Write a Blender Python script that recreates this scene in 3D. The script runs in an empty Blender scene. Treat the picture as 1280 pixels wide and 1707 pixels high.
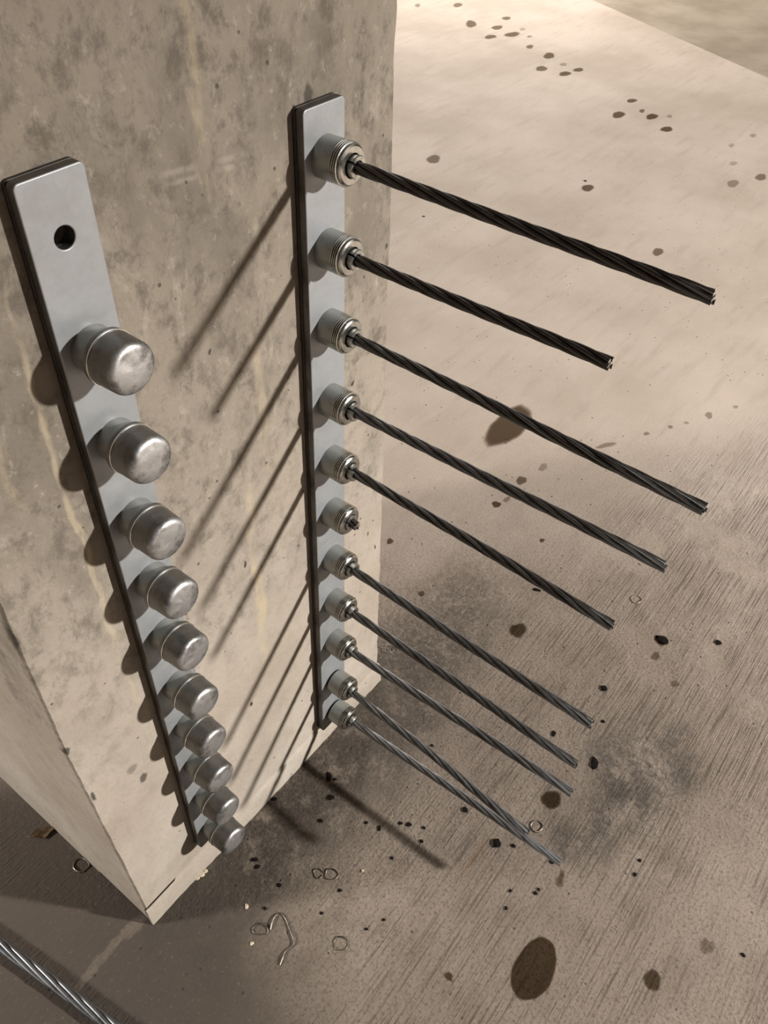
import bpy, bmesh, math, random
from mathutils import Vector, Matrix

random.seed(7)
SC = bpy.context.scene
COL = SC.collection
R = math.radians

# ------------------------------------------------------------------ camera
CAM = Vector((-0.19563, -0.59062, 1.46670))
YAW, PITCH, ROLL, FPX = -0.941447, -0.776717, -0.037931, 1395.61
ROT = Matrix.Rotation(YAW, 3, 'Z') @ Matrix.Rotation(PITCH, 3, 'X') @ Matrix.Rotation(ROLL, 3, 'Y')
cd = bpy.data.cameras.new('camera')
cd.sensor_fit = 'HORIZONTAL'; cd.sensor_width = 36.0; cd.lens = FPX / 1280 * 36.0
cd.clip_start = 0.01
cam = bpy.data.objects.new('camera', cd); COL.objects.link(cam)
right, fwd, up = ROT.col[0], ROT.col[1], ROT.col[2]
M4 = Matrix((right, up, -fwd)).transposed().to_4x4(); M4.translation = CAM
cam.matrix_world = M4
SC.camera = cam

# ------------------------------------------------------------------ world, exposure
w = bpy.data.worlds.new('garage_air'); SC.world = w; w.use_nodes = True
w.node_tree.nodes['Background'].inputs[0].default_value = (0.90, 0.95, 1.0, 1)
w.node_tree.nodes['Background'].inputs[1].default_value = 0.02
SC.view_settings.view_transform = 'Standard'; SC.view_settings.look = 'None'
SC.view_settings.gamma = 1.0; SC.view_settings.use_curve_mapping = False
SC.view_settings.exposure = 0.0

# ------------------------------------------------------------------ lamps (garage ceiling fixtures, their bodies are built below)
CEIL = 2.78
LAMPS = [  # position, watts, radius, colour
    ((2.55, -4.60, 2.60), 2500, 0.11, (1.0, 0.97, 0.92)),
    ((-3.60, 3.40, 2.60), 1750, 0.30, (1.0, 0.96, 0.90)),
    ((6.20, 3.60, 2.60), 1050, 0.20, (1.0, 0.95, 0.89)),
]

def px_ray(u, v):
    return ROT @ Vector(((u - 640) / FPX, 1.0, -(v - 853.5) / FPX))
def on_floor(u, v, z=0.0):
    d = px_ray(u, v); return CAM + d * ((z - CAM.z) / d.z)
def on_wall(u, v, y=0.0):
    d = px_ray(u, v); return CAM + d * ((y - CAM.y) / d.y)

# ------------------------------------------------------------------ object helpers
def empty(name, loc=(0, 0, 0), parent=None):
    o = bpy.data.objects.new(name, None); o.empty_display_size = 0.02
    COL.objects.link(o); o.location = loc; o.parent = parent
    return o
def tag(o, label=None, cat=None, group=None, kind=None):
    if label: o['label'] = label
    if cat: o['category'] = cat
    if group: o['group'] = group
    if kind: o['kind'] = kind
    return o
def finish(me, smooth=35):
    if smooth:
        me.shade_smooth(); me.set_sharp_from_angle(angle=R(smooth))
    return me
def link(name, me, mat, parent=None, loc=(0, 0, 0)):
    o = bpy.data.objects.new(name, me); COL.objects.link(o)
    if mat and not me.materials: me.materials.append(mat)
    o.parent = parent; o.location = loc
    return o
def from_bm(name, bm, smooth=35):
    bmesh.ops.recalc_face_normals(bm, faces=bm.faces)
    me = bpy.data.meshes.new(name); bm.to_mesh(me); bm.free()
    return finish(me, smooth)
def lathe(name, prof, seg=40, smooth=35, a0=0.0, a1=2 * math.pi):
    """profile (distance outward along -Y, radius) turned around the Y axis"""
    bm = bmesh.new(); full = abs(a1 - a0 - 2 * math.pi) < 1e-6
    n = seg if full else seg + 1
    rings = []
    for d, r in prof:
        if r < 1e-6: rings.append([bm.verts.new((0, -d, 0))])
        else: rings.append([bm.verts.new((r * math.cos(a0 + (a1 - a0) * i / seg), -d, r * math.sin(a0 + (a1 - a0) * i / seg))) for i in range(n)])
    for A, B in zip(rings, rings[1:]):
        for i in range(seg):
            j = (i + 1) % n
            if len(A) == 1 and len(B) == 1: continue
            if len(A) == 1: bm.faces.new((A[0], B[i], B[j]))
            elif len(B) == 1: bm.faces.new((A[i], B[0], A[j]))
            else: bm.faces.new((A[i], B[i], B[j], A[j]))
    if not full:
        bm.faces.new([r[0] for r in rings]); bm.faces.new([r[-1] for r in rings])
    return from_bm(name, bm, smooth)
def tube(name, pts, rad, sides=8, smooth=50, closed=False):
    bm = bmesh.new(); pts = [Vector(p) for p in pts]; n = len(pts); rings = []
    nrm = None
    for i, p in enumerate(pts):
        if closed: t = pts[(i + 1) % n] - pts[i - 1]
        else: t = pts[min(i + 1, n - 1)] - pts[max(i - 1, 0)]
        t.normalize()
        if nrm is None:
            nrm = t.cross(Vector((0.3, 0.2, 1))); nrm.normalize()
        nrm = nrm - t * nrm.dot(t); nrm.normalize(); b = t.cross(nrm)
        r = rad(i / (n - 1)) if callable(rad) else rad
        rings.append([bm.verts.new(p + r * (math.cos(2 * math.pi * k / sides) * nrm + math.sin(2 * math.pi * k / sides) * b)) for k in range(sides)])
    for i in range(n if closed else n - 1):
        A, B = rings[i], rings[(i + 1) % n]
        for k in range(sides):
            bm.faces.new((A[k], A[(k + 1) % sides], B[(k + 1) % sides], B[k]))
    if not closed:
        bm.faces.new(rings[0]); bm.faces.new(rings[-1])
    return from_bm(name, bm, smooth)
def box_bm(bm, lo, hi):
    m = Matrix.Translation([(a + b) / 2 for a, b in zip(lo, hi)]) @ Matrix.Diagonal([b - a for a, b in zip(lo, hi)] + [1])
    return bmesh.ops.create_cube(bm, size=1.0, matrix=m)['verts']
def box_mesh(name, lo, hi, bevel=0.0):
    bm = bmesh.new(); box_bm(bm, lo, hi)
    if bevel: bmesh.ops.bevel(bm, geom=bm.edges[:], offset=bevel, segments=2, profile=0.5, affect='EDGES')
    return from_bm(name, bm)
def evaluated(o, name):
    dg = bpy.context.evaluated_depsgraph_get()
    return bpy.data.meshes.new_from_object(o.evaluated_get(dg))

# ------------------------------------------------------------------ node helper
class NT:
    def __init__(s, name):
        s.mat = bpy.data.materials.new(name); s.mat.use_nodes = True
        s.t = s.mat.node_tree; s.t.nodes.clear()
        s.out = s.t.nodes.new('ShaderNodeOutputMaterial')
        s.obj = s.n('ShaderNodeTexCoord').outputs['Object']
    def n(s, typ, **kw):
        x = s.t.nodes.new(typ)
        for k, v in kw.items(): setattr(x, k, v)
        return x
    def put(s, sock, v):
        if isinstance(v, bpy.types.NodeSocket): s.t.links.new(v, sock)
        elif v is not None:
            if isinstance(v, tuple) and len(v) == 3 and sock.type == 'RGBA': v = v + (1,)
            sock.default_value = v
    def math(s, op, a, b=None, c=None, clamp=False):
        x = s.n('ShaderNodeMath', operation=op, use_clamp=clamp)
        for i, v in enumerate((a, b, c)): s.put(x.inputs[i], v)
        return x.outputs[0]
    def vmath(s, op, a, b=None):
        x = s.n('ShaderNodeVectorMath', operation=op); s.put(x.inputs[0], a); s.put(x.inputs[1], b)
        return x.outputs['Value'] if op == 'LENGTH' else x.outputs[0]
    def mix(s, f, a, b, mode='MIX'):
        x = s.n('ShaderNodeMix', data_type='RGBA', blend_type=mode)
        s.put(x.inputs[0], f); s.put(x.inputs[6], a); s.put(x.inputs[7], b)
        return x.outputs[2]
    def mapping(s, v, loc=(0, 0, 0), rot=(0, 0, 0), scale=(1, 1, 1), typ='POINT'):
        x = s.n('ShaderNodeMapping', vector_type=typ); s.put(x.inputs[0], v)
        x.inputs[1].default_value = loc; x.inputs[2].default_value = rot; x.inputs[3].default_value = scale
        return x.outputs[0]
    def noise(s, v, scale, detail=4, rough=0.55, dist=0.0, col=False):
        x = s.n('ShaderNodeTexNoise'); s.put(x.inputs['Vector'], v)
        x.inputs['Scale'].default_value = scale; x.inputs['Detail'].default_value = detail
        x.inputs['Roughness'].default_value = rough; x.inputs['Distortion'].default_value = dist
        return x.outputs['Color' if col else 'Fac']
    def voronoi(s, v, scale, feature='F1'):
        x = s.n('ShaderNodeTexVoronoi', feature=feature); s.put(x.inputs['Vector'], v); x.inputs['Scale'].default_value = scale
        return x
    def rng(s, v, a, b, c=0.0, d=1.0, smooth=True):
        x = s.n('ShaderNodeMapRange', interpolation_type='SMOOTHSTEP' if smooth else 'LINEAR')
        s.put(x.inputs[0], v)
        for i, q in enumerate((a, b, c, d)): x.inputs[i + 1].default_value = q
        return x.outputs[0]
    def blob(s, P, c, r, ang=0.0, soft=0.5, axes='xy'):
        """soft-edged elliptical patch in metres"""
        if axes == 'xy': q = s.mapping(P, (c[0], c[1], 0), (0, 0, ang), (r[0], r[1], 1e4), 'TEXTURE')
        else: q = s.mapping(P, (c[0], 0, c[1]), (0, ang, 0), (r[0], max(0.012, r[0]), r[1]), 'TEXTURE')
        return s.rng(s.vmath('LENGTH', q), 1 + soft, 1 - soft)
    def bump(s, h, strength, dist, normal=None):
        x = s.n('ShaderNodeBump'); x.inputs['Strength'].default_value = strength; x.inputs['Distance'].default_value = dist
        s.put(x.inputs['Height'], h); s.put(x.inputs['Normal'], normal)
        return x.outputs[0]
    def bsdf(s, color, rough=0.8, metal=0.0, normal=None, spec=None):
        x = s.n('ShaderNodeBsdfPrincipled')
        s.put(x.inputs['Base Color'], color); s.put(x.inputs['Roughness'], rough); s.put(x.inputs['Metallic'], metal)
        s.put(x.inputs['Normal'], normal)
        if spec is not None: s.put(x.inputs['Specular IOR Level'], spec)
        s.t.links.new(x.outputs[0], s.out.inputs[0])
        return s.mat

# ------------------------------------------------------------------ concrete of the column
def column_material():
    s = NT('column_concrete'); P = s.obj
    warp = s.vmath('ADD', P, s.vmath('MULTIPLY', s.vmath('SUBTRACT', s.noise(P, 9, 3, col=True), (0.5, 0.5, 0.5)), (0.04, 0.04, 0.04)))
    sep = s.n('ShaderNodeSeparateXYZ'); s.put(sep.inputs[0], P); Z = sep.outputs[2]
    cloud = s.noise(P, 4.5, 6, 0.6)
    col = s.mix(s.rng(cloud, 0.32, 0.68), (0.400, 0.335, 0.262), (0.520, 0.452, 0.370))
    # the upper half is darker: olive-brown mottling, thinning out downwards
    zf = s.rng(s.math('ADD', Z, s.math('MULTIPLY', s.math('SUBTRACT', cloud, 0.5), 0.9)), 0.30, 1.05)
    col = s.mix(s.math('MULTIPLY', zf, 0.90), col, (0.250, 0.208, 0.158))
    big = s.rng(s.noise(s.mapping(warp, (5, 2, 8), scale=(1, 1, 0.6)), 8, 7, 0.65), 0.46, 0.66)
    col = s.mix(s.math('MULTIPLY', big, s.math('MULTIPLY_ADD', zf, 0.60, 0.08)), col, (0.165, 0.138, 0.105))
    vert = s.mapping(warp, scale=(1, 1, 0.75))
    m1 = s.rng(s.noise(vert, 34, 8, 0.74), 0.46, 0.66)
    col = s.mix(s.math('MULTIPLY', m1, s.math('MULTIPLY_ADD', zf, 0.78, 0.14)), col, (0.135, 0.112, 0.086))
    m2 = s.rng(s.noise(s.mapping(warp, (3, 1, 2), scale=(1, 1, 0.4)), 18, 8, 0.7), 0.56, 0.72)
    col = s.mix(s.math('MULTIPLY', m2, s.math('MULTIPLY_ADD', zf, 0.42, 0.06)), col, (0.50, 0.44, 0.345))
    m3 = s.rng(s.noise(s.mapping(P, (7, 3, 1), scale=(1, 1, 0.7)), 70, 6, 0.7), 0.55, 0.72)
    col = s.mix(s.math('MULTIPLY', m3, s.math('MULTIPLY_ADD', zf, 0.62, 0.16)), col, (0.145, 0.12, 0.093))
    m5 = s.rng(s.noise(s.mapping(P, (2, 8, 5), scale=(1, 1, 0.8)), 55, 7, 0.78), 0.54, 0.70)
    col = s.mix(s.math('MULTIPLY', m5, s.math('MULTIPLY_ADD', zf, 0.42, 0.10)), col, (0.50, 0.435, 0.345))
    # yellowish mineral runs
    br = s.rng(s.noise(s.mapping(P, scale=(1, 1, 0.35)), 30, 5, 0.65), 0.42, 0.60)
    for cx, cz, rx, rz, a, k in ((0.316, 1.20, 0.007, 0.13, 0.0, 0.45), (0.093, 0.80, 0.0035, 0.30, 0.0, 0.6), (0.317, 0.56, 0.009, 0.20, 0.02, 0.75),
                                 (0.10, 0.44, 0.006, 0.16, 0.0, 0.35), (0.05, 1.02, 0.005, 0.12, 0.0, 0.35), (0.355, 0.86, 0.008, 0.10, 0, 0.4)):
        b = s.blob(warp, (cx, cz), (rx, rz), a, 0.5, 'xz')
        col = s.mix(s.math('MULTIPLY', s.math('MULTIPLY', b, br), k), col, (0.50, 0.41, 0.27))
    # faint pale scrape marks
    for cx, cz, rx, rz, a in ((0.315, 1.155, 0.06, 0.003, 0.12), (0.325, 1.145, 0.06, 0.0025, 0.10), (0.41, 0.34, 0.05, 0.002, -0.7)):
        col = s.mix(s.math('MULTIPLY', s.math('MULTIPLY', s.blob(P, (cx, cz), (rx, rz), a, 0.6, 'xz'), br), 0.22), col, (0.56, 0.49, 0.40))
    # dark blots near the plates and along the left corner
    for u, v, r, k in ((508, 158, (0.006, 0.011), 0.8), (236, 1293, (0.006, 0.010), 0.8), (217, 1279, (0.008, 0.008), 0.45), (152, 1325, (0.003, 0.010), 0.9), (108, 1250, (0.0035, 0.008), 0.85), (12, 1065, (0.008, 0.03), 0.85),
                       (345, 585, (0.002, 0.004), 0.9), (405, 939, (0.0022, 0.006), 1.0), (416, 1171, (0.004, 0.005), 1.0), (584, 637, (0.004, 0.004), 1.0), (610, 888, (0.002, 0.006), 0.9), (622, 910, (0.002, 0.006), 0.9), (640, 408, (0.003, 0.004), 0.9)):
        c = on_wall(u, v)
        w2 = s.vmath('ADD', P, s.vmath('MULTIPLY', s.vmath('SUBTRACT', s.noise(P, 120, 2, col=True), (0.5, 0.5, 0.5)), (0.008, 0.008, 0.008)))
        col = s.mix(s.math('MULTIPLY', s.blob(w2, (c.x, c.z), r, 0, 0.35, 'xz'), k), col, (0.055, 0.046, 0.036))
    vo = s.voronoi(P, 62); pick = s.n('ShaderNodeSeparateColor'); s.put(pick.inputs[0], vo.outputs['Color'])
    pit = s.math('MULTIPLY', s.rng(vo.outputs['Distance'], 0.16, 0.08), s.rng(pick.outputs[0], 0.90, 0.905))
    col = s.mix(s.math('MULTIPLY', pit, 0.75), col, (0.06, 0.048, 0.036))
    fine = s.noise(P, 170, 6, 0.65)
    h = s.math('SUBTRACT', s.math('ADD', s.math('MULTIPLY', s.noise(P, 35, 6, 0.6), 1.0), s.math('MULTIPLY', fine, 0.35)), s.math('MULTIPLY', pit, 0.9))
    col = s.mix(1.0, col, (0.715, 0.722, 0.752), 'MULTIPLY')
    return s.bsdf(col, 0.82, 0, s.bump(h, 0.5, 0.004), 0.2)

# ------------------------------------------------------------------ concrete of the floor
def floor_material(far=False):
    s = NT('far_slab_concrete' if far else 'floor_concrete'); P = s.obj
    warp = s.vmath('ADD', P, s.vmath('MULTIPLY', s.vmath('SUBTRACT', s.noise(P, 7, 4, col=True), (0.5, 0.5, 0.5)), (0.16, 0.16, 0.0)))
    cloud = s.noise(P, 1.7, 7, 0.58)
    if far:
        col = s.mix(s.rng(s.noise(P, 2.2, 6, 0.6), 0.3, 0.7), (0.225, 0.178, 0.128), (0.335, 0.275, 0.210))
        return s.bsdf(s.mix(1.0, col, (0.76, 0.77, 0.78), 'MULTIPLY'), 0.8, 0, s.bump(s.noise(P, 40, 6), 0.3, 0.004), 0.3)
    col = s.mix(s.rng(cloud, 0.3, 0.7), (0.425, 0.352, 0.282), (0.545, 0.462, 0.385))
    streak = s.noise(s.mapping(P, scale=(1.6, 9, 1)), 2.6, 6, 0.6)
    col = s.mix(s.math('MULTIPLY', s.rng(streak, 0.5, 0.72), 0.35), col, (0.345, 0.285, 0.228))
    streak2 = s.noise(s.mapping(P, rot=(0, 0, 0.5), scale=(1.2, 5, 1)), 2.1, 6, 0.6)
    col = s.mix(s.math('MULTIPLY', s.rng(streak2, 0.55, 0.75), 0.30), col, (0.60, 0.52, 0.44))
    # general browning of the ground close to the column and behind the loose strand
    def patch(pts, c2, k, P2=None, soft=0.6, brk=None):
        nonlocal col
        for u, v, rx, ry, a in pts:
            c = on_floor(u, v)
            m = s.blob(P2 or warp, (c.x, c.y), (rx, ry), a, soft)
            if brk is not None: m = s.math('MULTIPLY', m, brk)
            col = s.mix(s.math('MULTIPLY', m, k), col, c2)
    brk = s.math('MULTIPLY', s.rng(s.noise(P, 19, 7, 0.7), 0.34, 0.56), s.rng(s.noise(s.mapping(P, (4, 2, 0)), 130, 5, 0.75), 0.36, 0.58, 0.35, 1.0))
    brk2 = s.rng(s.noise(s.mapping(P, (2, 5, 0)), 75, 7, 0.78), 0.40, 0.58)
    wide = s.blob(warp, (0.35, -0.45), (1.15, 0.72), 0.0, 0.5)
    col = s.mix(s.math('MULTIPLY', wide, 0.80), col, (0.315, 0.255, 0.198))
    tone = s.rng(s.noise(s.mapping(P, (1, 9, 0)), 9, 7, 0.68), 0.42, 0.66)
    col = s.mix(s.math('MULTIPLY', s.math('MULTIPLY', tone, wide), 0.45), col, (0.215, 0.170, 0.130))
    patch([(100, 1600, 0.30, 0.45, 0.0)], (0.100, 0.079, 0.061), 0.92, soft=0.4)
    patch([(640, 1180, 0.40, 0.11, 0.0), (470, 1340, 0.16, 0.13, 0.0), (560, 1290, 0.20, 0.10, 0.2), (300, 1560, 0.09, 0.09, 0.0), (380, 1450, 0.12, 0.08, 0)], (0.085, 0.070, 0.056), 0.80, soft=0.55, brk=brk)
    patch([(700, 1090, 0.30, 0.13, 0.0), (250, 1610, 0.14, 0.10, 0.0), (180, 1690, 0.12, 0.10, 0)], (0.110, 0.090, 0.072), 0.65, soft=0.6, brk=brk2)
    patch([(1045, 1300, 0.13, 0.07, 0.2), (1115, 1262, 0.08, 0.05, 0.2), (950, 1390, 0.03, 0.03, 0.0), (1010, 1345, 0.10, 0.05, 0.2)], (0.080, 0.068, 0.058), 0.75, soft=0.6, brk=brk)
    patch([(705, 1330, 0.10, 0.10, 0.4), (850, 1350, 0.06, 0.05, 0), (600, 1500, 0.16, 0.10, 0)], (0.47, 0.395, 0.315), 0.55, soft=0.6, brk=brk)
    patch([(1085, 1250, 0.05, 0.02, 0.3), (1080, 1375, 0.12, 0.03, 0.2), (1020, 1360, 0.06, 0.02, 0.1)], (0.50, 0.425, 0.345), 0.55, soft=0.5, brk=brk2)
    # pale chalky line running on from the column face, rust scratch
    P3 = s.vmath('ADD', P, s.vmath('MULTIPLY', s.vmath('SUBTRACT', s.noise(P, 70, 4, col=True), (0.5, 0.5, 0.5)), (0.014, 0.014, 0)))
    patch([(172, 1595, 0.066, 0.007, 0.07), (225, 1545, 0.02, 0.009, 0.0)], (0.25, 0.205, 0.158), 0.75, P3, 0.4)
    patch([(794, 1425, 0.040, 0.004, 0.05)], (0.34, 0.20, 0.10), 0.5, P3, 0.6)
    # dark grit ground into the paste
    grit = s.rng(s.noise(P, 190, 6, 0.78), 0.48, 0.64)
    col = s.mix(s.math('MULTIPLY', grit, s.math('MULTIPLY_ADD', wide, 0.62, 0.14)), col, (0.12, 0.096, 0.074))
    pale = s.rng(s.noise(s.mapping(P, (8, 8, 0)), 150, 6, 0.75), 0.56, 0.70)
    col = s.mix(s.math('MULTIPLY', pale, 0.28), col, (0.56, 0.47, 0.38))
    vo = s.voronoi(P, 55); pick = s.n('ShaderNodeSeparateColor'); s.put(pick.inputs[0], vo.outputs['Color'])
    speck = s.math('MULTIPLY', s.rng(vo.outputs['Distance'], 0.15, 0.07), s.rng(pick.outputs[0], 0.84, 0.845))
    col = s.mix(s.math('MULTIPLY', speck, 0.8), col, (0.05, 0.04, 0.032))
    # broomed lines run along X, worn away near the column
    bl = s.noise(s.mapping(P, rot=(0, 0, 0.02), scale=(0.03, 1, 1)), 230, 4, 0.7)
    wear = s.math('MULTIPLY', s.rng(s.noise(P, 6, 5, 0.6), 0.36, 0.58), s.blob(warp, (0.75, -0.62), (1.3, 0.46), 0.0, 0.35))
    near_left = s.blob(P, (-0.35, 0.1), (0.33, 0.7), 0.0, 0.2)
    wear = s.math('MAXIMUM', wear, s.math('MULTIPLY', near_left, 0.9))
    col = s.mix(s.math('MULTIPLY', s.math('MULTIPLY', s.rng(bl, 0.50, 0.62), wear), 0.75), col, (0.12, 0.095, 0.073))
    rough_area = s.blob(warp, (0.2, -0.3), (0.75, 0.55), 0.0, 0.5)
    chips = s.math('MULTIPLY', s.noise(P, 95, 8, 0.75), s.math('MULTIPLY_ADD', rough_area, 1.5, 0.25))
    h = s.math('SUBTRACT', s.math('ADD', chips, s.math('MULTIPLY', s.math('MULTIPLY', bl, wear), 1.1)), s.math('MULTIPLY', speck, 0.5))
    col = s.mix(1.0, col, (0.725, 0.72, 0.735), 'MULTIPLY')
    return s.bsdf(col, 0.78, 0, s.bump(h, 0.9, 0.005), 0.2)

def metal_material(name, base, rough, dirt=None, dscale=40, damt=0.4, metal=1.0, bump=0.15, bscale=120, spangle=0.0, spec=0.5, side=None):
    s = NT(name); P = s.obj
    col = base
    nz = s.noise(P, dscale, 6, 0.65)
    if dirt: col = s.mix(s.math('MULTIPLY', s.rng(nz, 0.45, 0.7), damt), base, dirt)
    if side:   # shade and dark reflections painted on the flank, fading towards the end face
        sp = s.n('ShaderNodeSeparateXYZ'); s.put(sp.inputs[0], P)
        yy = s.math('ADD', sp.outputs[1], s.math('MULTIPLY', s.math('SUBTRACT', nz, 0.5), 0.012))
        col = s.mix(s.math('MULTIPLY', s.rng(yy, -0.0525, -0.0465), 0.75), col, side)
    if spangle:
        vo = s.voronoi(P, 260); sc = s.n('ShaderNodeSeparateColor'); s.put(sc.inputs[0], vo.outputs['Color'])
        col = s.mix(s.math('MULTIPLY', sc.outputs[0], spangle), col, tuple(0.6 * c for c in base))
    rr = s.math('MULTIPLY_ADD', s.noise(P, dscale * 1.7, 4), 0.22, rough - 0.11)
    return s.bsdf(col, rr, metal, s.bump(s.noise(P, bscale, 5, 0.6), bump, 0.001), spec)

M_col = column_material()
M_floor = floor_material()
M_far = floor_material(True)
M_plate = metal_material('galvanized_plate', (0.255, 0.262, 0.270), 0.46, (0.185, 0.183, 0.18), 30, 0.45, 0.35, 0.12, 90, 0.12)
M_back = metal_material('backing_plate_steel', (0.07, 0.063, 0.058), 0.55, (0.035, 0.03, 0.027), 40, 0.6, 0.7)
M_edge = metal_material('mill_scale_edge', (0.13, 0.122, 0.115), 0.5, (0.055, 0.05, 0.046), 50, 0.6, 0.85)
M_gasket = metal_material('black_gasket', (0.02, 0.018, 0.016), 0.7, None, 40, 0, 0.0)
M_barrel = metal_material('zinc_barrel', (0.26, 0.268, 0.252), 0.36, (0.17, 0.176, 0.162), 60, 0.5, 0.5, 0.06)
M_thread = metal_material('bright_thread', (0.46, 0.455, 0.43), 0.27, (0.24, 0.235, 0.215), 90, 0.4, 1.0, 0.05)
M_wedge = metal_material('zinc_wedge', (0.42, 0.42, 0.40), 0.35, (0.25, 0.25, 0.24), 160, 0.6, 1.0, 0.2)
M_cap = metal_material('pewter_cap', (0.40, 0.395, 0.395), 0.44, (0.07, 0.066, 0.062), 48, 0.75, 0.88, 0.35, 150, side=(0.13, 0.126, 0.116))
M_rim = metal_material('bright_rim', (0.80, 0.79, 0.76), 0.25, None, 60, 0, 1.0, 0.05)
M_wire_black = metal_material('blackened_wire', (0.085, 0.078, 0.074), 0.50, (0.035, 0.03, 0.028), 70, 0.6, 0.85, 0.2)
M_wire_dark = metal_material('dark_grey_wire', (0.150, 0.150, 0.152), 0.45, (0.055, 0.052, 0.05), 70, 0.6, 0.9, 0.2)
M_wire_grey = metal_material('dull_grey_wire', (0.27, 0.275, 0.285), 0.45, (0.10, 0.10, 0.10), 70, 0.55, 0.9, 0.2)
M_wire_zinc = metal_material('galvanized_wire', (0.25, 0.26, 0.275), 0.44, (0.09, 0.09, 0.095), 30, 0.75, 1.0, 0.2)
M_cut = metal_material('freshly_cut_steel', (0.50, 0.46, 0.41), 0.4, (0.20, 0.17, 0.14), 300, 0.6, 1.0, 0.3)
M_shaving = metal_material('thin_steel_shaving', (0.26, 0.235, 0.205), 0.4, (0.06, 0.052, 0.044), 90, 0.9, 1.0, 0.1)
M_grit = metal_material('black_debris', (0.010, 0.008, 0.007), 0.95, None, 40, 0, 0.0, 0.5, spec=0.05)
M_crumb = metal_material('pale_crumb', (0.55, 0.46, 0.35), 0.85, (0.35, 0.27, 0.19), 200, 0.7, 0.0, 0.5)
M_leaf = metal_material('dead_leaf_brown', (0.12, 0.065, 0.028), 0.6, (0.42, 0.30, 0.16), 110, 0.6, 0.0, 0.4)
M_lamp = metal_material('lamp_housing_paint', (0.6, 0.6, 0.58), 0.5, None, 30, 0, 0.2)
M_ceiling = metal_material('ceiling_concrete', (0.17, 0.157, 0.142), 0.9, (0.12, 0.11, 0.10), 2, 0.6, 0.0, 0.2, 30)

# ------------------------------------------------------------------ structure: floor, ceiling, column
W = 0.6129; DEPTH = 0.6129
A, B = on_floor(1010, 10), on_floor(1280, 130)
jd = (A - B).normalized(); jn = Vector((jd.y, -jd.x, 0))          # points to the far slab
def slab(keep_far, gap, z0, z1, name, rng=11.0):
    bm = bmesh.new(); box_bm(bm, (-rng, -rng, z0), (rng + 3, rng, z1))
    r = bmesh.ops.bisect_plane(bm, geom=bm.verts[:] + bm.edges[:] + bm.faces[:], plane_co=A + jn * gap, plane_no=jn, clear_inner=keep_far, clear_outer=not keep_far)
    bmesh.ops.contextual_create(bm, geom=[e for e in r['geom_cut'] if isinstance(e, bmesh.types.BMEdge)])
    return from_bm(name, bm, 0)
floor = link('floor', slab(False, 0.0, -0.15, 0.0, 'floor'), M_floor); tag(floor, kind='structure')
far = link('slab', slab(True, 0.012, -0.15, -0.006, 'slab'), M_far, floor); tag(far, 'darker brown floor slab beyond the joint')
ceiling = link('ceiling', box_mesh('ceiling', (-11, -11, CEIL), (14, 11, CEIL + 0.2)), M_ceiling); tag(ceiling, kind='structure')

def build_column():
    rng = random.Random(3)
    bm = bmesh.new(); rings = []
    zs = []
    z = 0.0
    while z < 1.7: zs.append(z); z += 0.008
    while z < CEIL: zs.append(z); z += 0.15
    zs.append(CEIL)
    walk = [0.0, 0.0]
    for z in zs:
        for k in (0, 1): walk[k] = 0.75 * walk[k] + rng.uniform(-0.0010, 0.0010)
        xl = -0.0189 * min(z, 0.55) + 0.006 * max(0, min(1, (z - 0.55)))
        xr = W - 0.0068 * min(z, 1.5)
        cl = max(0.0012, 0.0024 + 0.6 * walk[0]); cr = 0.007 + walk[1]
        rings.append([bm.verts.new(p) for p in ((xl + cl, 0, z), (xr - cr, 0, z), (xr + 0.3 * walk[1], cr, z), (xr, DEPTH - .01, z), (xr - .01, DEPTH, z), (xl + .01, DEPTH, z), (xl, DEPTH - .01, z), (xl + 0.3 * walk[0], cl, z))])
    for a, b in zip(rings, rings[1:]):
        for i in range(8): bm.faces.new((a[i], a[(i + 1) % 8], b[(i + 1) % 8], b[i]))
    bm.faces.new(rings[0]); bm.faces.new(rings[-1])
    me = from_bm('wall_column', bm, 0)
    o = link('wall_column', me, M_col)
    cb = bmesh.new()
    q = Matrix.Translation((HOLE[0], 0.03, HOLE[1])) @ Matrix.Rotation(R(90), 4, 'X')
    bmesh.ops.create_cone(cb, cap_ends=True, segments=32, radius1=0.0105, radius2=0.0105, depth=0.10, matrix=q)
    # open slot above the base band by the left corner, and the gap under the left face
    box_bm(cb, (-0.03, -0.02, 0.012), (0.068, 0.0045, 0.0560))
    box_bm(cb, (-0.02, 0.004, -0.01), (0.02, 0.13, 0.0085))
    cut = link('cutter', from_bm('cutter', cb, 0), M_col)
    md = o.modifiers.new('cut', 'BOOLEAN'); md.object = cut; md.operation = 'DIFFERENCE'; md.solver = 'EXACT'
    new = evaluated(o, 'wall_column'); o.modifiers.clear(); o.data = new
    bpy.data.objects.remove(cut)
    return o

# plate fits (metres): centre x, lean, bottom z, height
PW, PT = 0.0637, 0.01935
SP = 0.1016
P1 = dict(x=0.1471, k=0.00323, zb=0.1357, z0=0.0987, h=1.1046)
P2 = dict(x=0.4578, k=0.00986, zb=0.1063, z0=0.0586, h=1.1160)
def px_x(p, z): return p['x'] + p['k'] * (z - 0.6)
HZ = P1['zb'] + 10 * SP
HOLE = (px_x(P1, HZ), HZ)
col = build_column(); tag(col, kind='structure')
WALL_Y = -0.004; col.location.y = WALL_Y
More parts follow.
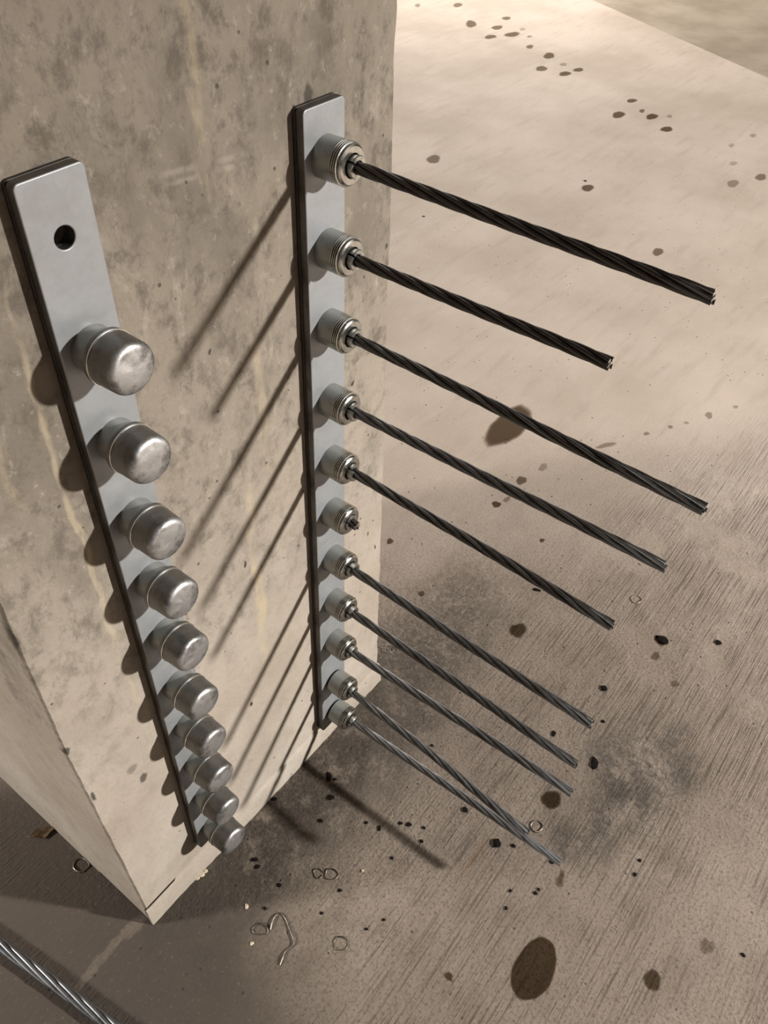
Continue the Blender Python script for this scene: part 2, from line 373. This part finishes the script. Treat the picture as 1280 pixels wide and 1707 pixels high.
# band of lean concrete proud of the face along the foot
bm = bmesh.new(); n = 60; rr = random.Random(5); top = []; 
prof_rows = []
for i in range(n + 1):
    x = -0.0015 + (W + 0.001) * i / n; hz = 0.0525 + rr.uniform(-0.002, 0.002) * (x > 0.07); pr = 0.0042 + rr.uniform(-0.0006, 0.0006)
    prof_rows.append([bm.verts.new(p) for p in ((x, 0.002 if x > 0.07 else -0.0008, 0), (x, -pr - 0.002, 0), (x, -pr, hz - 0.004), (x, -pr + 0.0025, hz), (x, 0.002 if x > 0.07 else -0.0008, hz + (0.004 if x > 0.07 else 0)))])
for a, b in zip(prof_rows, prof_rows[1:]):
    for k in range(5): bm.faces.new((a[k], b[k], b[(k + 1) % 5], a[(k + 1) % 5]))
bm.faces.new(prof_rows[0]); bm.faces.new(prof_rows[-1])
link('base_band', from_bm('base_band', bm, 30), M_col, col)

# ------------------------------------------------------------------ anchor plates
def plate_outline(p, inset, y0, y1, bevel, name, hole_r=None, res=6, mats=None):
    """flat bar with rounded corners, extruded along Y with bevelled rims"""
    cu = bpy.data.curves.new(name, 'CURVE'); cu.dimensions = '2D'; cu.fill_mode = 'BOTH'
    hw, hh, r = PW / 2 - inset - bevel, p['h'] / 2 - inset - bevel, 0.004
    pts = []
    for cx, cy, a0 in ((hw - r, hh - r, 0), (-hw + r, hh - r, 90), (-hw + r, -hh + r, 180), (hw - r, -hh + r, 270)):
        for k in range(res + 1):
            a = R(a0 + 90 * k / res); pts.append((cx + r * math.cos(a), cy + r * math.sin(a)))
    def spline(q):
        sp = cu.splines.new('POLY'); sp.points.add(len(q) - 1); sp.use_cyclic_u = True
        for t, c in zip(sp.points, q): t.co = (c[0], c[1], 0, 1)
    spline(pts)
    if hole_r:
        hz = HZ - (p['z0'] + p['h'] / 2)
        spline([((hole_r + bevel) * math.cos(2 * math.pi * k / 40), hz + (hole_r + bevel) * math.sin(2 * math.pi * k / 40)) for k in range(40)][::-1])
    cu.extrude = (y1 - y0) / 2 - bevel; cu.bevel_depth = bevel; cu.bevel_resolution = 3
    o = bpy.data.objects.new(name, cu); COL.objects.link(o)
    me = evaluated(o, name); bpy.data.objects.remove(o)
    me.transform(Matrix.Translation((0, (y0 + y1) / 2, 0)) @ Matrix.Rotation(R(90), 4, 'X'))
    me.materials.clear()
    if mats:
        for m in mats: me.materials.append(m)
        for q in me.polygons: q.material_index = 1 if abs(q.normal.y) < 0.35 else 0
    return finish(me, 40)
def make_plate(p, label, hole):
    root = empty('anchor_plate', (px_x(p, p['z0'] + p['h'] / 2), 0, p['z0'] + p['h'] / 2))
    root.rotation_euler = (0, math.atan(p['k']), 0)
    hr = 0.0095 if hole else None
    link('face_bar', plate_outline(p, 0, -PT, -0.0092, 0.0013, 'face_bar', hr, mats=(M_plate, M_edge)), None, root)
    g = link('gasket', plate_outline(p, 0.0012, -0.0094, -0.0078, 0.0002, 'gasket', hr), M_gasket, root); tag(g, 'thin black joint between the two bars')
    link('backing_bar', plate_outline(p, 0, -0.0080, WALL_Y, 0.0010, 'backing_bar', hr), M_back, root)
    return tag(root, label, 'plate', 'anchor plates on the column')
pl1 = make_plate(P1, 'galvanized steel anchor plate with one empty bolt hole above a row of caps', True)
pl2 = make_plate(P2, 'galvanized steel anchor plate carrying the uncapped anchors and cut cables', False)

# ------------------------------------------------------------------ capped anchors
ORD = ['first', 'second', 'third', 'fourth', 'fifth', 'sixth', 'seventh', 'eighth', 'ninth', 'tenth', 'eleventh']
RB = 0.0222
neck_me = lathe('barrel', [(0, 0), (0, RB), (0.020, RB), (0.021, RB - 0.001), (0.026, RB - 0.001), (0.026, 0)], 48)
def cap_mesh(seed):
    rc = 0.0262; d0, d1 = 0.0185, 0.0555
    prof = [(d0, 0.0), (d0, rc - 0.001), (d0 + 0.001, rc), (d0 + 0.0068, rc), (d0 + 0.0075, rc - 0.0005), (d0 + 0.008, rc - 0.0006),
            (d1 - 0.0080, rc - 0.0012)]
    for k in range(1, 8):
        a = R(90 * k / 7); rr_ = 0.0065
        prof.append((d1 - 0.0080 + rr_ * math.sin(a), rc - 0.0012 - rr_ * (1 - math.cos(a))))
    prof += [(d1 - 0.0008, rc * 0.55), (d1 - 0.0002, rc * 0.25), (d1, 0)]
    me = lathe('cap', prof, 48, 40)
    r = random.Random(seed); dents = [(Vector((r.uniform(-.02, .02), -d1, r.uniform(-.02, .02))), r.uniform(.004, .009), r.uniform(.0003, .0010)) for _ in range(6)]
    for v in me.vertices:
        if v.co.y < -(d0 + 0.02):
            for c, rad, dp in dents:
                t = (v.co - c).length / rad
                if t < 1: v.co.y += dp * (1 - t * t)
    return me
cap_variants = [cap_mesh(i) for i in range(4)]
rim_me = lathe('rim', [(0.0243, 0.0250), (0.0243, 0.02645), (0.0247, 0.02665), (0.0254, 0.02665), (0.0258, 0.02645), (0.0258, 0.0250)], 48)
cap_dz = [-.0003, -.0006, -.004, -.001, .003, -.003, .003, .005, .008, .007]
for i in range(10):
    z = P1['zb'] + SP * (9 - i) + cap_dz[i]
    t = empty('capped_anchor', (px_x(P1, z), -PT, z)); r = random.Random(40 + i)
    t.rotation_euler = (R(r.uniform(-1.2, 1.2)), 0, R(r.uniform(-1.2, 1.2)))
    link('barrel', neck_me, M_barrel, t)
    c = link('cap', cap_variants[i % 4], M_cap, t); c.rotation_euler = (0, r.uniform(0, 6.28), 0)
    link('rim', rim_me, M_rim, c)
    where = 'just below the empty bolt hole' if i == 0 else ('lowest on its plate' if i == 9 else ORD[i] + ' one down from the empty bolt hole')
    tag(t, 'domed grey metal cap on an anchor, ' + where, 'cap', 'capped anchors on the plate with the bolt hole')

# ------------------------------------------------------------------ open barrel anchors with wedges
barrel2 = lathe('barrel', [(0, 0), (0, RB), (0.0225, RB), (0.0229, RB - 0.0006), (0.0229, 0)], 48)
tp = [(0.0225, 0.010)]
d = 0.0226
tp.append((d, RB - 0.0014))
for k in range(4):
    tp += [(d + 0.0006, RB + 0.0003), (d + 0.0014, RB + 0.0003), (d + 0.0021, RB - 0.0022)]
    d += 0.0026
tp += [(d + 0.0008, RB - 0.0012), (d + 0.0022, RB - 0.0016), (d + 0.0036, RB - 0.0034), (d + 0.0038, 0.0128), (d + 0.0010, 0.0120), (d - 0.004, 0.0100)]
FACE = d + 0.0038
thread_me = lathe('threaded_end', tp, 56, 28)
wedge_me = lathe('wedge', [(FACE - 0.008, 0.0070), (FACE - 0.008, 0.0098), (FACE + 0.0055, 0.0119), (FACE + 0.0066, 0.0112), (FACE + 0.0066, 0.0072)], 22, 35, R(6), R(174))
sock_dz = [0, .001, .003, -.003, -.003, .001, .004, .004, .001, -.013, -.007]
SOCK = []
for i in range(11):
    z = P2['zb'] + SP * (10 - i) + sock_dz[i]
    r = random.Random(80 + i)
    out = 0.0 if i < 9 else 0.004
    t = empty('barrel_anchor', (px_x(P2, z), -PT, z))
    link('barrel', barrel2, M_barrel, t, (0, -out, 0))
    if out:
        link('washer', lathe('washer', [(0, 0.0), (0, RB - 0.004), (out + 0.001, RB - 0.004), (out + 0.001, 0)], 32), M_gasket, t)
    th = link('threaded_end', thread_me, M_thread, t, (0, -out, 0))
    a = r.uniform(0.5, 1.2)
    for k in (0, 1):
        wd = link('wedge', wedge_me, M_wedge, th, (0, r.uniform(-0.003, 0.0015) if i != 5 else 0.004, 0)); wd.rotation_euler = (0, a + math.pi * k, 0)
    SOCK.append(Vector((px_x(P2, z), -PT - out, z)))
    if i == 5: lab = 'threaded steel barrel anchor whose cable is cut off to a stub'
    elif i == 0: lab = 'threaded steel barrel anchor at the top end of its plate'
    elif i == 10: lab = 'threaded steel barrel anchor at the bottom end of its plate, near the floor'
    elif i == 9: lab = 'barrel anchor standing slightly off the plate, just above the lowest one'
    else: lab = 'threaded steel barrel anchor, %s from the top of the plate, holding a cable' % ORD[i]
    tag(t, lab, 'anchor', 'open barrel anchors on the plate with cables')

# ------------------------------------------------------------------ seven-wire strands
def strand(root, path, d, lay, mats, phase=0.0, fray=0.0, seed=0, step=0.006):
    """path(s) for s in metres -> point; makes one centre wire and six helical ones, each its own mesh"""
    rnd = random.Random(seed); wr = d / 6.0; L = path['len']; f = path['f']
    n = max(6, int(L / step))
    for k in range(7):
        pts = []
        end = L + rnd.uniform(-0.0018, 0.0022)
        for j in range(n + 1):
            s_ = end * j / n; p = f(s_); t = (f(s_ + 1e-3) - f(s_ - 1e-3)).normalized()
            u = t.cross(Vector((0, 0, 1))).normalized(); v = u.cross(t)
            if k == 0: pts.append(p); continue
            a = phase + 2 * math.pi * (k - 1) / 6 + 2 * math.pi * s_ / lay
            e = 1 + fray * max(0, (s_ - L + 0.05) / 0.05) ** 2 * (0.4 + 0.6 * ((k * 7) % 5) / 4)
            pts.append(p + 2 * wr * e * 1.0 * (math.cos(a) * u + math.sin(a) * v))
        me = tube('wire', pts, wr * 1.02, 10, 60)
        me.materials.append(mats[k % len(mats)]); me.materials.append(M_cut)
        if len(me.polygons) > 2:
            for q in list(me.polygons)[-2:]: q.material_index = 1
        link('wire', me, None, root)

TIPS = [(1190, 497), (1018, 607), (1175, 850), (1108, 945), (1022, 1043), None, (986, 1208), (962, 1275), (952, 1320), (880, 1388), (935, 1437)]
MATS = [[M_wire_black], [M_wire_black], [M_wire_dark, M_wire_black], [M_wire_dark], [M_wire_dark, M_wire_black], [M_wire_black], [M_wire_dark], [M_wire_dark], [M_wire_grey, M_wire_dark], [M_wire_grey, M_wire_dark], [M_wire_grey]]
LAB = ['highest of the cut strand cables, blackened steel, long', 'shortest long black strand cable, second from the plate top',
       'cut grey-black strand cable held by the third anchor from the plate top', 'cut grey-black strand cable held by the fourth anchor from the plate top',
       'cut strand cable just above the stubbed anchor', 'short rough stub of cable cut off flush in its anchor',
       'cut strand cable just below the stubbed anchor, its tip slightly frayed', 'cut strand cable second below the stubbed anchor', 'cut strand cable third below the stubbed anchor',
       'bent strand cable second from the bottom, dipping toward the lowest one', 'lowest of the cut strand cables, pale grey steel, just above the floor']
for i, q in enumerate(TIPS):
    S = SOCK[i]; start = S + Vector((0, -0.020, 0))
    root = empty('strand_cable', start); r = random.Random(200 + i)
    if q is None:
        Lc = FACE + 0.013 - 0.020; dev = Vector((0, 0, 0))
    else:
        d_ = px_ray(*q).normalized(); ax = Vector((0, -1, 0)); n_ = CAM - start
        # point of the sight line nearest to the anchor's axis
        b_ = d_.dot(ax); c1 = d_.dot(n_); c2 = ax.dot(n_); den = 1 - b_ * b_
        u_ = (b_ * c2 - c1) / den; l_ = (c2 - b_ * c1) / den
        Pt = CAM + d_ * u_; Lc = l_; dev = Pt - (start + ax * l_)
    wob = r.uniform(0, 6.28); amp = 0.0015 if i == 9 else 0.0004
    def f(s_, Lc=Lc, dev=dev, wob=wob, amp=amp):
        t = max(0.0, s_ / Lc)
        return Vector((dev.x * t ** 1.15 + amp * math.sin(9 * t + wob) * t, -s_, dev.z * t ** 1.15 + amp * math.cos(7 * t + wob) * t))
    strand(root, dict(len=Lc, f=f), 0.0134, -0.20, MATS[i], r.uniform(0, 6), 0.25 if i == 6 else 0.05, 300 + i)
    tag(root, LAB[i], 'cable', 'cut strand cables in the anchors')

# loose strand lying on the floor
a0, a1 = on_floor(-8, 1575, 0.010), on_floor(178, 1707, 0.010)
dr = (a1 - a0); dr.normalize(); st = a0 - dr * 0.30
root = empty('strand_cable', (st.x, st.y, 0.0))
def f2(s_, dr=dr): return Vector((dr.x * s_ + 0.004 * math.sin(s_ * 5), dr.y * s_, 0.0103))
strand(root, dict(len=0.85, f=f2), 0.0198, -0.30, [M_wire_zinc], 1.0, 0.0, 9)
tag(root, 'thick bright galvanized strand lying loose on the floor by the column corner', 'cable')

# ------------------------------------------------------------------ oil spots soaked into the floor (films that filter the light)
def stain_material():
    s = NT('oil_stain'); at = s.n('ShaderNodeAttribute', attribute_name='soak'); 
    k = s.math('MULTIPLY', at.outputs['Fac'], s.rng(s.noise(s.obj, 160, 4), 0.1, 0.45, 0.75, 1.0))
    c = s.mix(k, (1, 1, 1), (0.43, 0.39, 0.34))
    t = s.n('ShaderNodeBsdfTransparent'); s.put(t.inputs[0], c)
    s.t.links.new(t.outputs[0], s.out.inputs[0])
    return s.mat
M_stain = stain_material()
stain_z = 0.0004
def stain(u, v, hu, hv, k=1.0, slant=0.0, rag=0.08, edge=0.25):
    """u, v, half sizes in photo pixels; the outline is put on the floor and roughened"""
    global stain_z
    stain_z += 0.000004
    c = on_floor(u, v); r = random.Random(int(u * 31 + v)); N = 44; ph = [r.uniform(0, 6.28) for _ in range(6)]
    rim = []
    for j in range(N):
        a = 2 * math.pi * j / N
        e = 1 + rag * (math.sin(2 * a + ph[0]) * .6 + math.sin(3 * a + ph[1]) * .7 + math.sin(5 * a + ph[2]) * .4 + math.sin(9 * a + ph[3]) * .25 + math.sin(14 * a + ph[4]) * .2)
        x, y = hu * e * math.cos(a), hv * e * math.sin(a)
        x, y = x * math.cos(slant) - y * math.sin(slant), x * math.sin(slant) + y * math.cos(slant)
        rim.append(on_floor(u + x, v + y) - c)
    bm = bmesh.new(); lay = bm.verts.layers.float.new('soak')
    ctr = bm.verts.new((0, 0, 0)); ctr[lay] = k; rows = []
    for sc, kk in ((1 - edge, k), (1 - edge * .4, k * .75), (1.0 + edge * .25, 0.0)):
        row = []
        for p in rim:
            vtx = bm.verts.new((p.x * sc, p.y * sc, 0)); vtx[lay] = kk; row.append(vtx)
        rows.append(row)
    for j in range(N):
        j2 = (j + 1) % N
        bm.faces.new((ctr, rows[0][j], rows[0][j2]))
        for A_, B_ in zip(rows, rows[1:]): bm.faces.new((A_[j], B_[j], B_[j2], A_[j2]))
    link('oil_stain', from_bm('oil_stain', bm, 0), M_stain, floor, (c.x, c.y, stain_z))
def z2(x, y): return 640 + x / 2, y / 2
for x, y, a, b, k in ((112, 18, 10, 6, .5), (246, 17, 16, 7, .7), (290, 80, 18, 12, .8), (408, 61, 15, 6, .75), (377, 92, 20, 7, .8), (427, 115, 26, 8, .85), (355, 123, 20, 7, .8),
                      (462, 98, 10, 5, .35), (485, 122, 9, 4, .5), (486, 156, 12, 7, .75), (550, 186, 18, 11, .85), (525, 229, 20, 9, .8), (603, 246, 20, 8, .9), (648, 233, 17, 7, .85),
                      (598, 215, 12, 6, .4), (826, 336, 17, 7, .9), (782, 383, 22, 11, .95), (860, 370, 10, 6, .75), (893, 389, 20, 10, 1.0), (942, 431, 21, 9, 1.0), (952, 388, 10, 5, .4),
                      (165, 531, 24, 14, .75), (679, 627, 22, 11, .95), (913, 840, 19, 13, .8), (1158, 485, 10, 7, .35), (1165, 545, 15, 7, .3), (1163, 612, 20, 13, .5), (1256, 591, 20, 11, .7), (1230, 452, 12, 6, .4)):
    u, v = z2(x, y); stain(u, v, a / 2, b / 2, k * 0.95, -0.08)
def z3(x, y): return 640 + x / 2, 620 + y / 2
for x, y, a, b, k, sl in ((415, 181, 94, 46, 1.15, -0.62), (458, 362, 18, 14, .8, 0), (375, 442, 15, 11, 1.0, 0), (410, 425, 14, 8, .5, -.5), (447, 862, 28, 25, .95, 0), (527, 562, 9, 7, .9, 0), (970, 1040, 15, 11, .5, 0),
                          (905, 948, 15, 14, .6, 0), (875, 206, 11, 6, .5, 0), (955, 184, 9, 6, .5, 0), (1008, 170, 9, 5, .4, 0), (1083, 145, 12, 12, .5, 0), (1172, 117, 9, 6, .4, 0), (740, 245, 34, 8, .5, -.25),
                          (20, 565, 11, 10, .9, 0), (125, 740, 12, 9, .8, 0), (530, 318, 16, 12, .4, -.5), (925, 895, 24, 18, .8, .5)):
    u, v = z3(x, y); stain(u, v, a / 2, b / 2, k, sl, 0.06 if a > 60 else 0.12)
stain(890, 1616, 56, 34, 1.45, -1.15, 0.035, 0.10)
stain(919, 1333, 17, 16, 1.0, -.4, 0.08)
stain(1087, 1634, 15, 18, .9, -.3, 0.08)
stain(1178, 1578, 12, 14, .4, 0, 0.15)
stain(934, 1466, 7, 14, .7, 0.2, 0.2, 0.5)
stain(748, 1628, 6, 10, .9, -0.4, 0.2, 0.4)

# ------------------------------------------------------------------ debris on the floor
def chip_mesh(seed):
    r = random.Random(seed); bm = bmesh.new(); bmesh.ops.create_icosphere(bm, subdivisions=1, radius=1.0)
    for v in bm.verts: v.co *= r.uniform(0.65, 1.2)
    zmin = min(v.co.z for v in bm.verts)
    for v in bm.verts: v.co.z -= zmin
    return from_bm('chip', bm, 0)
chips = [chip_mesh(i) for i in range(5)]
def chip(name, u, v, hu, hv, mat, label, cat, group):
    c = on_floor(u, v); dist = (c - CAM).length; m = dist / FPX; i = int(u * 7 + v) % 5
    me = chips[i].copy(); o = link(name, me, mat, None, (c.x, c.y, 0))
    vd = (c - CAM); vd.z = 0; vd.normalize()
    o.rotation_euler = (0, 0, math.atan2(vd.y, vd.x) - math.pi / 2)
    o.scale = (hu * m, hv * m * 1.15, max(0.0012, min(hu, hv) * m * 0.3))
    return tag(o, label, cat, group)
def chip_place(u, v):
    if v < 700: return 'beyond the topmost cable', 'on the bright'
    if u < 600 and v < 1400: return 'by the column foot', 'on the dirty'
    if u < 650 and v >= 1400: return 'around the thin wire curls', 'on the'
    if u < 720 and v > 1300: return 'between the lowest cable and its shadow', 'on the'
    if 760 < u < 930 and v > 1330: return 'near the tip of the lowest cable', 'on the'
    if u > 990 and v < 1250: return 'beyond the middle cable tips', 'on the'
    if u > 1030: return 'on broomed concrete well away from the cables', 'on the'
    return 'under the long cables', 'on the'
for u, v, a, b in ((547.5, 1294, 5.5, 9), (557.5, 1299, 3.5, 2.5), (551, 1329, 6.5, 5), (457.5, 1332, 6, 3.5), (534, 1369, 4.5, 3.5), (610, 1371, 3.5, 3), (632, 1381, 3, 5), (667, 1372, 4.5, 3), (681, 1374, 5.5, 4), (706, 1380.5, 3.5, 2.5),
                   (702, 1403, 4, 3), (653, 1431, 3, 2.5), (424, 1434, 6.5, 3.5), (429, 1445, 4.5, 4), (465.6, 1476, 3.5, 3.5), (566, 1484, 3.5, 3), (441, 1515, 3, 3), (535.6, 1522, 3, 2.5), (639, 1533, 3, 2.5), (610.6, 1549, 3, 2.5),
                   (774.6, 1350.5, 5.5, 4.5), (827, 1406, 7.5, 7.5), (855, 1410, 4.5, 3), (919, 1437, 4.5, 3), (1103.5, 1068, 11, 7), (1096, 1062, 4, 3), (1197.6, 1071.7, 6, 5), (1006, 1148, 6, 5.5), (1005, 1203, 3.5, 3.5), (923, 1223, 4, 6),
                   (1066, 1434, 3, 3), (1058, 1458, 3.5, 3.5), (892, 1489, 3.5, 3.5), (897, 1483, 3, 2.5), (850, 1485, 2.8, 2.8), (843, 1514, 3, 3), (1238, 1592, 4, 3), (720, 1243, 3, 3), (975, 302, 3, 2), (706, 361, 2.5, 2.0), (894, 983, 8, 3.5)):
    pl_, how = chip_place(u, v)
    chip('debris_chip', u, v, a, b, M_grit, 'tiny black chip %s floor, %s' % (how, pl_), 'debris', 'black chips ' + pl_)
o = chip('debris_chip', 990, 1271, 6.5, 12, M_grit, 'long dark flake of debris on the floor beside the cable tips', 'debris', None)
o.rotation_euler.z += 0.35
for u, v, a, b in ((334, 1459, 7, 5), (328, 1464, 5, 4), (342, 1452, 4, 4), (411, 1511, 3, 5), (420, 1573, 3.5, 3), (604, 1452, 2.5, 2.5)):
    chip('concrete_crumb', u, v, a, b, M_crumb, 'small pale concrete crumb on the floor near the column foot', 'crumb', 'pale crumbs near the column foot')

def curl(name, pts_px, label, rad=0.0007, closed=False, lift=0.0016):
    P_ = []
    for j, (u, v) in enumerate(pts_px):
        p = on_floor(u, v); p.z = rad + lift * (0.5 + 0.5 * math.sin(j * 1.3)) * (0 if j in (0, len(pts_px) - 1) and not closed else 1); P_.append(p)
    c = sum(P_, Vector()) / len(P_); c.z = 0
    # Catmull-Rom through the points
    Q = []; n = len(P_)
    for i in range(n if closed else n - 1):
        g = (lambda k: P_[k % n]) if closed else (lambda k: P_[min(max(k, 0), n - 1)])
        p0, p1, p2, p3 = g(i - 1), g(i), g(i + 1), g(i + 2)
        for s_ in range(6):
            t = s_ / 6
            Q.append(0.5 * ((2 * p1) + (p2 - p0) * t + (2 * p0 - 5 * p1 + 4 * p2 - p3) * t * t + (3 * p1 - p0 - 3 * p2 + p3) * t ** 3) - c)
    if not closed: Q.append(P_[-1] - c)
    lo = min(q.z for q in Q) - rad
    for q in Q: q.z -= lo
    o = link(name, tube(name, Q, rad, 7, 60, closed), M_shaving, None, (c.x, c.y, 0))
    return tag(o, label, 'wire', 'metal shavings on the floor')
def ring_px(u, v, a, b, turns=1.0, n=9, ph=0.0, seed=0, drift=(0, 0)):
    r = random.Random(seed + int(u)); N_ = int(n * turns)
    return [(u + drift[0] * j / N_ + (a + r.uniform(-1, 1) * a * .12) * math.cos(ph + 2 * math.pi * j / n), v + drift[1] * j / N_ + (b + r.uniform(-1, 1) * b * .12) * math.sin(ph + 2 * math.pi * j / n)) for j in range(N_ + (turns != 1.0))]
curl('metal_shaving', ring_px(895, 1378, 9.5, 9, 1.0), 'small round curl of metal shaving next to the lowest cable tips', 0.0009, True)
curl('metal_shaving', ring_px(1060, 1000, 9, 6, 1.3), 'thin pale curl of metal shaving beyond the fifth cable tip', 0.0006)
curl('metal_shaving', ring_px(568, 1574, 12, 12, 1.4, ph=3.6), 'round metal shaving curl on the floor by itself, lying apart from the hooked wire', 0.0007)
curl('metal_shaving', ring_px(530, 1457, 7, 8, 1.0, ph=0.2)[:] + ring_px(552, 1458, 11, 9, 1.4, ph=3.3), 'double loop of thin metal shaving near the shadow of the lowest cable', 0.0007)
curl('metal_shaving', ring_px(434, 1550, 13, 10, 1.5, ph=4.0), 'round metal shaving curl touching the hooked wire', 0.0008)
curl('metal_shaving', [(360 + x / 3.2, 1240 + y / 3.2) for x, y in ((290, 992), (298, 960), (312, 925), (340, 905), (368, 928), (392, 985), (412, 1035), (414, 1065), (398, 1085), (368, 1110), (355, 1145), (340, 1182))], 'long hooked piece of thin steel wire on the floor', 0.0012)
curl('metal_shaving', ring_px(135, 1443, 13, 11, 1.35, ph=1.2), 'curled metal shaving in the shade at the foot of the column side', 0.0011)
curl('metal_shaving', ring_px(645, 1083, 9, 6, 1.3, ph=1.0) + ring_px(654, 1084, 8, 5, 1.0, ph=2.0), 'tangled pale metal shaving on the floor under the eighth cable', 0.0005)

# dead leaf in the shade beside the column
c = on_floor(72, 1390); bm = bmesh.new(); rows = []
for i in range(9):
    t = i / 8; wd = 0.010 * math.sin(math.pi * min(1, t * 0.92 + 0.06)) ** 0.8
    rows.append([bm.verts.new((-0.019 + 0.038 * t, sg * wd + 0.002 * math.sin(9 * t), 0.0012 + (0.006 * abs(sg) ** 1.5) * (0.4 + 0.6 * t) + 0.0015 * (1 + math.sin(7 * t)))) for sg in (-1, -.5, 0, .5, 1)])
for a_, b_ in zip(rows, rows[1:]):
    for k in range(4): bm.faces.new((a_[k], a_[k + 1], b_[k + 1], b_[k]))
bmesh.ops.solidify(bm, geom=bm.faces[:], thickness=0.0005)
zmin = min(v.co.z for v in bm.verts)
for v in bm.verts: v.co.z -= zmin
leaf = empty('dead_leaf', (c.x, c.y, 0)); leaf.rotation_euler = (0, 0, -0.6)
link('blade', from_bm('blade', bm, 60), M_leaf, leaf)
link('stalk', tube('stalk', [(-0.018, 0, 0.002), (-0.024, 0.001, 0.0025), (-0.031, 0.004, 0.001)], 0.0006, 6), M_leaf, leaf)
tag(leaf, 'curled brown dead leaf on the shaded floor beside the column', 'leaf')

# ------------------------------------------------------------------ lamp bodies under the ceiling, each with its light
house_me = lathe('housing', [(0, 0), (0, 0.16), (0.03, 0.17), (0.08, 0.15), (0.09, 0.0)], 32)
house_me.transform(Matrix.Rotation(R(90), 4, 'X'))
LW = ['above the cable side', 'off to the shaded side of the column', 'over the far slab']
for i, (pos, wt, rad, colr) in enumerate(LAMPS):
    t = empty('ceiling_lamp', (pos[0], pos[1], CEIL)); 
    h = link('housing', house_me, M_lamp, t, (0, 0, 0))
    h.rotation_euler = (0, 0, 0)
    ld = bpy.data.lights.new('lamp_light', 'SPOT'); ld.spot_size = R(166); ld.spot_blend = 0.25; ld.energy = wt; ld.shadow_soft_size = rad; ld.color = colr
    lo = bpy.data.objects.new('lamp_light', ld); COL.objects.link(lo); lo.parent = t; lo.location = (0, 0, pos[2] - CEIL - 0.03)
    tag(t, 'round ceiling lamp ' + LW[i], 'lamp', 'garage ceiling lamps')
